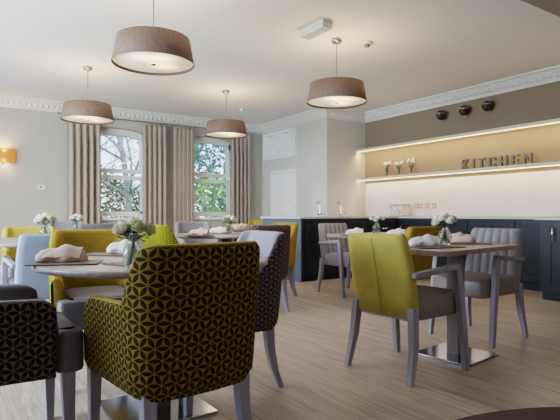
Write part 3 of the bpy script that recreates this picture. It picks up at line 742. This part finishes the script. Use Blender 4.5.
round_table(2.57, 4.93, .56, 'round pedestal table in the middle of the room before the right-hand window')
round_table(1.50, 6.95, .5, 'round pedestal table below the left-hand window, mostly hidden')
round_table(3.62, 6.85, .5, 'round pedestal table farthest back, beside the far mustard chair')
rect_table(2.88, 2.31, 1.04, .76, 'rectangular limed pedestal table at the right between the yellow and grey chairs', R(7), -.03, -.17)
rect_table(4.0, 3.95, 1.0, .72, 'rectangular pedestal table nearest the navy cabinets', 0)

# ------------------------------------------------------------------ table settings
def vase(x, y, z, label, sc=1.):
    r = empty('glass_vase', (x, y, z)); tag(r, label, 'vase', 'glass flower vases')
    prof = [(.001,.0),(.028,.0),(.036,.008),(.046,.035),(.048,.06),(.04,.085),(.024,.105),(.021,.12),(.03,.14),(.033,.142)]
    prof = prof + [(a-.003, b+.002) for a, b in prof[::-1][:-2]]
    MB().lathe(prof, 28).build('glass', M['glass'], r); r.scale = (sc, sc, sc); return r
def bouquet_proto():
    f = empty('rose_bouquet'); rn = random.Random(11); spots = []
    ms = MB()
    for k in range(7):
        if k == 0: t = Vector((0,0,.198))
        else:
            a = k*2.39996; q = .03+.034*(k/6)**.6; t = Vector((q*math.cos(a)*1.15, q*math.sin(a)*1.15, .19-.03*(k/6)+rn.uniform(-.006,.006)))
        spots.append(t); a = math.atan2(-t.y, -t.x)+rn.uniform(-.5,.5)
        ms.tube([(.025*math.cos(a),.025*math.sin(a),.012),(t.x*.05,t.y*.05,.115),(t.x*.7,t.y*.7,t.z-.03)], .0028, 6)
    ms.build('stems', M['stem'], f)
    for k, t in enumerate(spots):
        mb = MB(); d = Vector((t.x, t.y, .12)).normalized(); rot = Vector((0,0,1)).rotation_difference(d).to_matrix()
        rad = .031
        for L, (m_, rr, hh) in enumerate(((3, .35, 1.0), (4, .62, .9), (5, .9, .72), (6, 1.05, .5))):
            for q in range(m_):
                a = 2*math.pi*q/m_+L*.7+rn.random()*.2; vs = []; nu, nv = 4, 3
                for i in range(nv+1):
                    for j in range(nu+1):
                        v = i/nv; w = (j/nu-.5)*2; aa = a + w*(math.pi/m_*1.25)*(1-.25*v)
                        ro = rad*rr*(.35+.65*math.sin(v*1.7)**.8)+ .002*v*v; z = rad*(-.75+1.55*v*hh) - .004*w*w*v
                        vs.append(rot @ Vector((ro*math.cos(aa), ro*math.sin(aa), z)) + t)
                mb.add(vs, [(i*(nu+1)+j, i*(nu+1)+j+1, (i+1)*(nu+1)+j+1, (i+1)*(nu+1)+j) for i in range(nv) for j in range(nu)], True)
        mb.ball(t, .017, 6); mb.build('rose_bloom', M['petal_green'] if k in (2, 5) else M['petal_white'], f)
    ml = MB()
    for k in range(60):
        a = rn.uniform(0, 6.28); q = rn.uniform(.015, .06); z = .115+rn.uniform(0, .055); c = Vector((q*math.cos(a), q*math.sin(a), z))
        o = Vector((math.cos(a+rn.uniform(-.7,.7)), math.sin(a+rn.uniform(-.7,.7)), rn.uniform(-.3,.5))).normalized()*rn.uniform(.022,.034); w = o.cross(Vector((0,0,1))).normalized()*.011
        ml.add([c, c+o*.5+w-Vector((0,0,.002)), c+o, c+o*.5-w-Vector((0,0,.002)), c+o*.5+Vector((0,0,.003))], [(0,1,4),(1,2,4),(2,3,4),(3,0,4)], True)
    ml.build('foliage', M['leaf'], f)
    return f
bq = None
def flowers(x, y, z, where, sc=1., rz=0., tub='round table'):
    global bq
    vase(x, y, z, 'bulbous clear glass vase '+where, sc)
    o = bouquet_proto() if bq is None else copy_tree(bq); bq = bq or o
    o.location = (x, y, z+.003); o.rotation_euler = (0, 0, rz); o.scale = (sc, sc, sc)
    tag(o, 'bouquet of cream and lime roses '+where, 'flowers', 'rose bouquets')
T1 = TZ+.001
x, y = at(133.5, 268, TZ); flowers(x, y, T1, 'on the foreground round table', .93)
x, y = at(445, 239+6, TZ); flowers(x, y, T1, 'on the rectangular table at the right', 1.02, 1.)
x, y = at(376.5, 233.5, TZ); flowers(x, y, T1, 'on the table nearest the navy cabinets', 1.0, 2.)
flowers(.75, 4.93, T1, 'on the round table cut off by the left edge', 1.02, .6)
flowers(1.44, 6.98, T1, 'on the table below the left-hand window', 1.0, 3.)
x, y = at(229, 233.5, TZ); flowers(x, y, T1, 'on the middle round table before the right-hand window', .95, 4.)

def placemat(x, y, rz, label, w=.30, d=.22, z=T1):
    o = MB().loft([rrect(-w/2, w/2, -d/2, d/2, .006, q) for q in (0, .005)], smooth=False).build('placemat', M['slate'], bevel=.001)
    o.location = (x, y, z); o.rotation_euler = (0,0,rz); tag(o, label, 'placemat', 'brown placemats'); return o
def napkin_roll(x, y, rz, label, z=T1+.006, L=.2, m='napkin', sc=1.):
    """soft folded napkin, pinched in at one end and lifted"""
    mb = MB(); n = 14; rings = []; rn = random.Random(int((x+y)*97))
    for i in range(11):
        t = i/10; xx = (-.5+t)*L; wy = .042+.02*math.sin(t*3.0)+.006*math.sin(t*11); hz = .03+.03*math.sin(math.pi*(.15+.7*t))+.004*math.sin(t*9)
        if i in (0, 10): wy *= .82; hz *= .8
        ring = []
        for k in range(n):
            a = 2*math.pi*k/n; yy_ = wy*math.cos(a); zz = hz*max(0, math.sin(a)) if math.sin(a) > 0 else 0
            if math.sin(a) > 0: zz += .0045*math.sin(3*a+t*4)
            ring.append((xx+.012*math.cos(a)*t, yy_+.008*math.sin(t*6), max(0.0, zz)+.0005))
        rings.append(ring)
    mb.loft(rings)
    # loose fold lying over the roll
    vs = []; a_, b_ = 8, 5
    for i in range(a_+1):
        for j in range(b_+1):
            t, q = i/a_, j/b_; xx = (-.35+.78*t)*L; yy_ = -.06+.1*q*(1-.2*t); zz = .006+ (.034+.03*math.sin(math.pi*t*.85))*math.sin(q*2.2+.25)+.005*math.sin(t*12+q*3)
            vs.append((xx+.02*q, yy_, zz+.003))
    mb.add(vs, [(i*(b_+1)+j, i*(b_+1)+j+1, (i+1)*(b_+1)+j+1, (i+1)*(b_+1)+j) for i in range(a_) for j in range(b_)], True)
    o = mb.build('folded_napkin', M[m]); o.location = (x, y, z); o.rotation_euler = (0,0,rz); o.scale = (sc,)*3
    tag(o, label, 'napkin', 'folded napkins'); return o
CR = -YAW     # direction of the picture's left-right on the floor plan
x, y = at(66, 263.5, TZ); placemat(x, y, CR+R(12), 'brown placemat at the left of the foreground round table', .29, .2)
x, y = at(61, 262.5, TZ); napkin_roll(x, y, CR+R(14), 'blush napkin at the left of the foreground round table', L=.2)
x, y = at(113, 255.0, TZ); placemat(x, y, CR+R(-4), 'brown placemat at the far side of the foreground round table', .3, .18)
x, y = at(122, 254.0, TZ); napkin_roll(x, y, CR+R(8), 'pale napkin beside the vase on the foreground round table', L=.15, m='napkin_white')
x, y = at(140, 264.5, TZ); placemat(x, y, CR+R(-30), 'brown placemat between the foreground vase and the mustard chair', .26, .19)
# cutlery
def knife(x, y, rz, label):
    r = empty('table_knife', (x, y, T1+.001), rz); tag(r, label, 'knife', 'table knives')
    MB().box(-.1, 0, -.007, .007, 0, .004).build('handle', M['steel_cut'], r, bevel=.0015); MB().add([(0,-.006,.001),(.11,-.008,.001),(.12,.006,.001),(0,.006,.001),(0,-.006,.003),(.11,-.008,.0022),(.12,.006,.003),(0,.006,.003)], [(0,3,2,1),(4,5,6,7),(0,1,5,4),(1,2,6,5),(2,3,7,6),(3,0,4,7)]).build('blade', M['steel_cut'], r)
x, y = at(113, 264.5, TZ); knife(x, y, CR+R(-40), 'table knife beside the foreground vase')
# right table
x, y = at(432, 247, TZ); placemat(x-.02, y-.02, CR+R(20), 'brown placemat under the blue-white napkin on the right table', .34, .24)
x, y = at(424, 246.2, TZ); napkin_roll(x, y, CR+R(8), 'white napkin left of the vase on the right table', L=.2, m='napkin_white')
x, y = at(468, 243.8, TZ); placemat(x, y, CR+R(-4), 'brown placemat right of the vase on the right table', .3, .2)
x, y = at(463, 243.0, TZ); napkin_roll(x, y, CR+R(170), 'blush napkin right of the vase on the right table', L=.17, m='napkin')
# rear right table
for px, py, lab in ((354.5, 235.2, 'left end of the table nearest the navy cabinets'), (396, 236.0, 'right of the vase on the table nearest the navy cabinets')):
    x, y = at(px, py, TZ); placemat(x, y, CR, 'brown placemat at the '+lab if px < 380 else 'brown placemat '+lab, .3, .2)
    napkin_roll(x, y, CR, ('white napkin at the ' if px < 380 else 'white napkin ')+lab, L=.19, m='napkin_white', sc=.95)
# middle round table
for px, py, m, lab in ((199, 236.0, 'napkin', 'blush napkin at the near left of the middle round table'), (218, 233.8, 'napkin_white', 'pale napkin behind on the middle round table')):
    x, y = at(px, py, TZ); placemat(x, y, CR, 'brown placemat under the '+lab, .28, .18); napkin_roll(x, y, CR, lab, L=.2, m=m)
for dx, dy, lab in ((-.02, -.28, 'blush napkin at the near side of the farthest round table'), (.25, .02, 'blush napkin at the right side of the farthest round table')):
    napkin_roll(3.62+dx, 6.85+dy, CR, lab, L=.2, z=T1)

# rug
tag(MB().lathe([(.001,.001),(1.3,.001),(1.302,.006),(1.295,.011),(.001,.012)], 96).build('round_rug', M['rug'], loc=(1.815,.16,0)), 'round mauve-brown carpet showing its edge at the bottom right corner', 'rug')

# ------------------------------------------------------------------ outdoors
struct(MB().box(-30, 40, YN+.35, 60, -.6, -.5), 'ground', M['grass'])
def bare_tree(x, y, h, seed, label, lean=0., m='bark', spread=1.):
    rn = random.Random(seed); r = empty('bare_tree', (x, y, -.52)); tag(r, label, 'tree', 'trees outside the windows'); tr = MB(); br = MB()
    def grow(mb, p, d, L, rad, lvl):
        pts = [p]; q = p.copy(); dd = d.copy(); n = 5
        for i in range(n):
            dd = (dd + Vector((rn.uniform(-1,1), rn.uniform(-1,1), rn.uniform(-.5,.7)))*(.08 if lvl == 0 else .22)).normalized(); q = q + dd*L/n; pts.append(q.copy())
        mb.tube(pts, [rad*(1-.6*i/n) for i in range(n+1)], 6 if lvl else 10)
        if lvl < 4:
            for k in range(9 if lvl == 0 else 4):
                b = pts[rn.randint(1 if lvl else 2, n)]; a = rn.uniform(0, 6.28); nd = (dd*.5+Vector((math.cos(a)*spread, math.sin(a)*spread, rn.uniform(-.1,.6)))).normalized()
                grow(br, b, nd, L*rn.uniform(.5,.75), rad*(.36 if lvl == 0 else .5), lvl+1)
    grow(tr, Vector((0,0,0)), Vector((lean,0,1)).normalized(), h, .115, 0)
    tr.build('trunk', M[m], r); br.build('branches', M[m], r)
bare_tree(4.35, 14.0, 5.0, 3, 'large bare winter tree outside the left-hand window')
bare_tree(2.9, 17.5, 3.6, 5, 'smaller bare tree farther off outside the left-hand window', m='twig')
def bush(x, y, z, rx, ry, rz_, seed, m, label, name='shrub', n=900, ls=.12):
    rn = random.Random(seed); r = empty(name, (x, y, -.52)); tag(r, label, 'shrub' if name == 'shrub' else 'tree', 'greenery outside the windows'); mb = MB()
    for k in range(n):
        a, b = rn.uniform(0, 6.28), rn.uniform(-1, 1); q = math.sqrt(1-b*b)*rn.uniform(.55,1); c = Vector((rx*q*math.cos(a), ry*q*math.sin(a), z+rz_*b*rn.uniform(.7,1)))
        o = Vector((rn.uniform(-1,1), rn.uniform(-1,1), rn.uniform(-1,1))).normalized()*ls; w = o.cross(Vector((rn.uniform(-1,1),.3,1))).normalized()*ls*.45
        mb.add([c-o, c+w, c+o, c-w], [(0,1,2,3)])
    mb.build('foliage', M[m], r)
    st = MB(); st.tube([(0,0,0),(.05,.02,z)], [.09,.04], 8)
    for k in range(6): a = k*1.05; st.tube([(0,0,z*.4),(rx*.5*math.cos(a), ry*.5*math.sin(a), z)], [.04,.01], 6)
    st.build('stem', M['bark'], r)
bush(3.2, 15.5, 1.5, 2.6, 1.2, 1.5, 21, 'twig', 'brown winter hedge below the bare trees', n=7000, ls=.085)
bush(4.6, 12.5, .9, .9, .8, .9, 22, 'shrub', 'low green shrub under the left-hand window', n=700, ls=.07)
bush(6.6, 13.6, 1.5, 1.0, 1.2, 1.3, 23, 'shrub', 'leafy green shrub outside the right-hand window', n=1700, ls=.09)
bush(8.6, 16.5, 3.4, 1.6, 1.6, 2.6, 24, 'shrub_blue', 'blue-green conifer outside the right-hand window', name='conifer', n=3200, ls=.12)
bush(7.3, 18.5, 4.6, 1.3, 1.4, 2.0, 25, 'shrub', 'tall leafy tree rising behind the conifer', name='leafy_tree', n=1600, ls=.12)

# ------------------------------------------------------------------ light
w = bpy.data.worlds.new('sky'); bpy.context.scene.world = w; w.use_nodes = True; nt = w.node_tree; bg = nt.nodes['Background']
sk = nt.nodes.new('ShaderNodeTexSky'); sk.sky_type = 'HOSEK_WILKIE'; sk.sun_direction = Vector((.5, -.75, .5)).normalized(); sk.turbidity = 4
mx = nt.nodes.new('ShaderNodeMix'); mx.data_type = 'RGBA'; mx.inputs['Factor'].default_value = .72
nt.links.new(sk.outputs[0], mx.inputs[6]); mx.inputs[7].default_value = (.66, .83, 1.0, 1); nt.links.new(mx.outputs[2], bg.inputs[0]); bg.inputs[1].default_value = 2.3
def area(name, loc, rot, sx, sy, e, c):
    l = bpy.data.lights.new(name, 'AREA'); l.shape = 'RECTANGLE'; l.size = sx; l.size_y = sy; l.energy = e; l.color = c
    o = bpy.data.objects.new(name, l); COL.objects.link(o); o.location = loc; o.rotation_euler = rot; return o
# daylight through the glazed doors in the left wall
area('daylight_left', (XL+.05, 4.8, 1.4), (0, R(-82), R(22)), 2.1, 4.8, 260, (.74, .86, 1.0))
# added soft fill behind the viewer, stands for no real lamp
area('added_fill_light', (2.2, -1.7, 1.9), (R(82), 0, 0), 5.5, 1.5, 9, (1, .95, .9))
for i, (a, b) in enumerate(WIN):
    o = area('window_daylight', ((a+b)/2, YN+.28, 1.65), (R(-90), 0, 0), b-a-.1, 1.4, 0, (1,1,1)); o.data.cycles.is_portal = True

# ------------------------------------------------------------------ camera
cd = bpy.data.cameras.new('camera'); cam = bpy.data.objects.new('camera', cd); COL.objects.link(cam)
cd.sensor_width = 36; cd.sensor_fit = 'HORIZONTAL'; cd.lens = 36*FPX/560; cd.shift_y = (HORY-210)/560; cd.clip_start = .05
cam.location = (0, 0, CAMZ); cam.rotation_euler = (R(90), 0, -YAW)
sc = bpy.context.scene; sc.camera = cam
sc.view_settings.view_transform = 'Filmic'; sc.view_settings.look = 'Medium High Contrast'; sc.view_settings.exposure = .78
sc.cycles.max_bounces = 8; sc.cycles.diffuse_bounces = 4; sc.cycles.transparent_max_bounces = 12; sc.cycles.use_denoising = True
sc.cycles.caustics_reflective = False; sc.cycles.caustics_refractive = False; sc.cycles.sample_clamp_indirect = 4
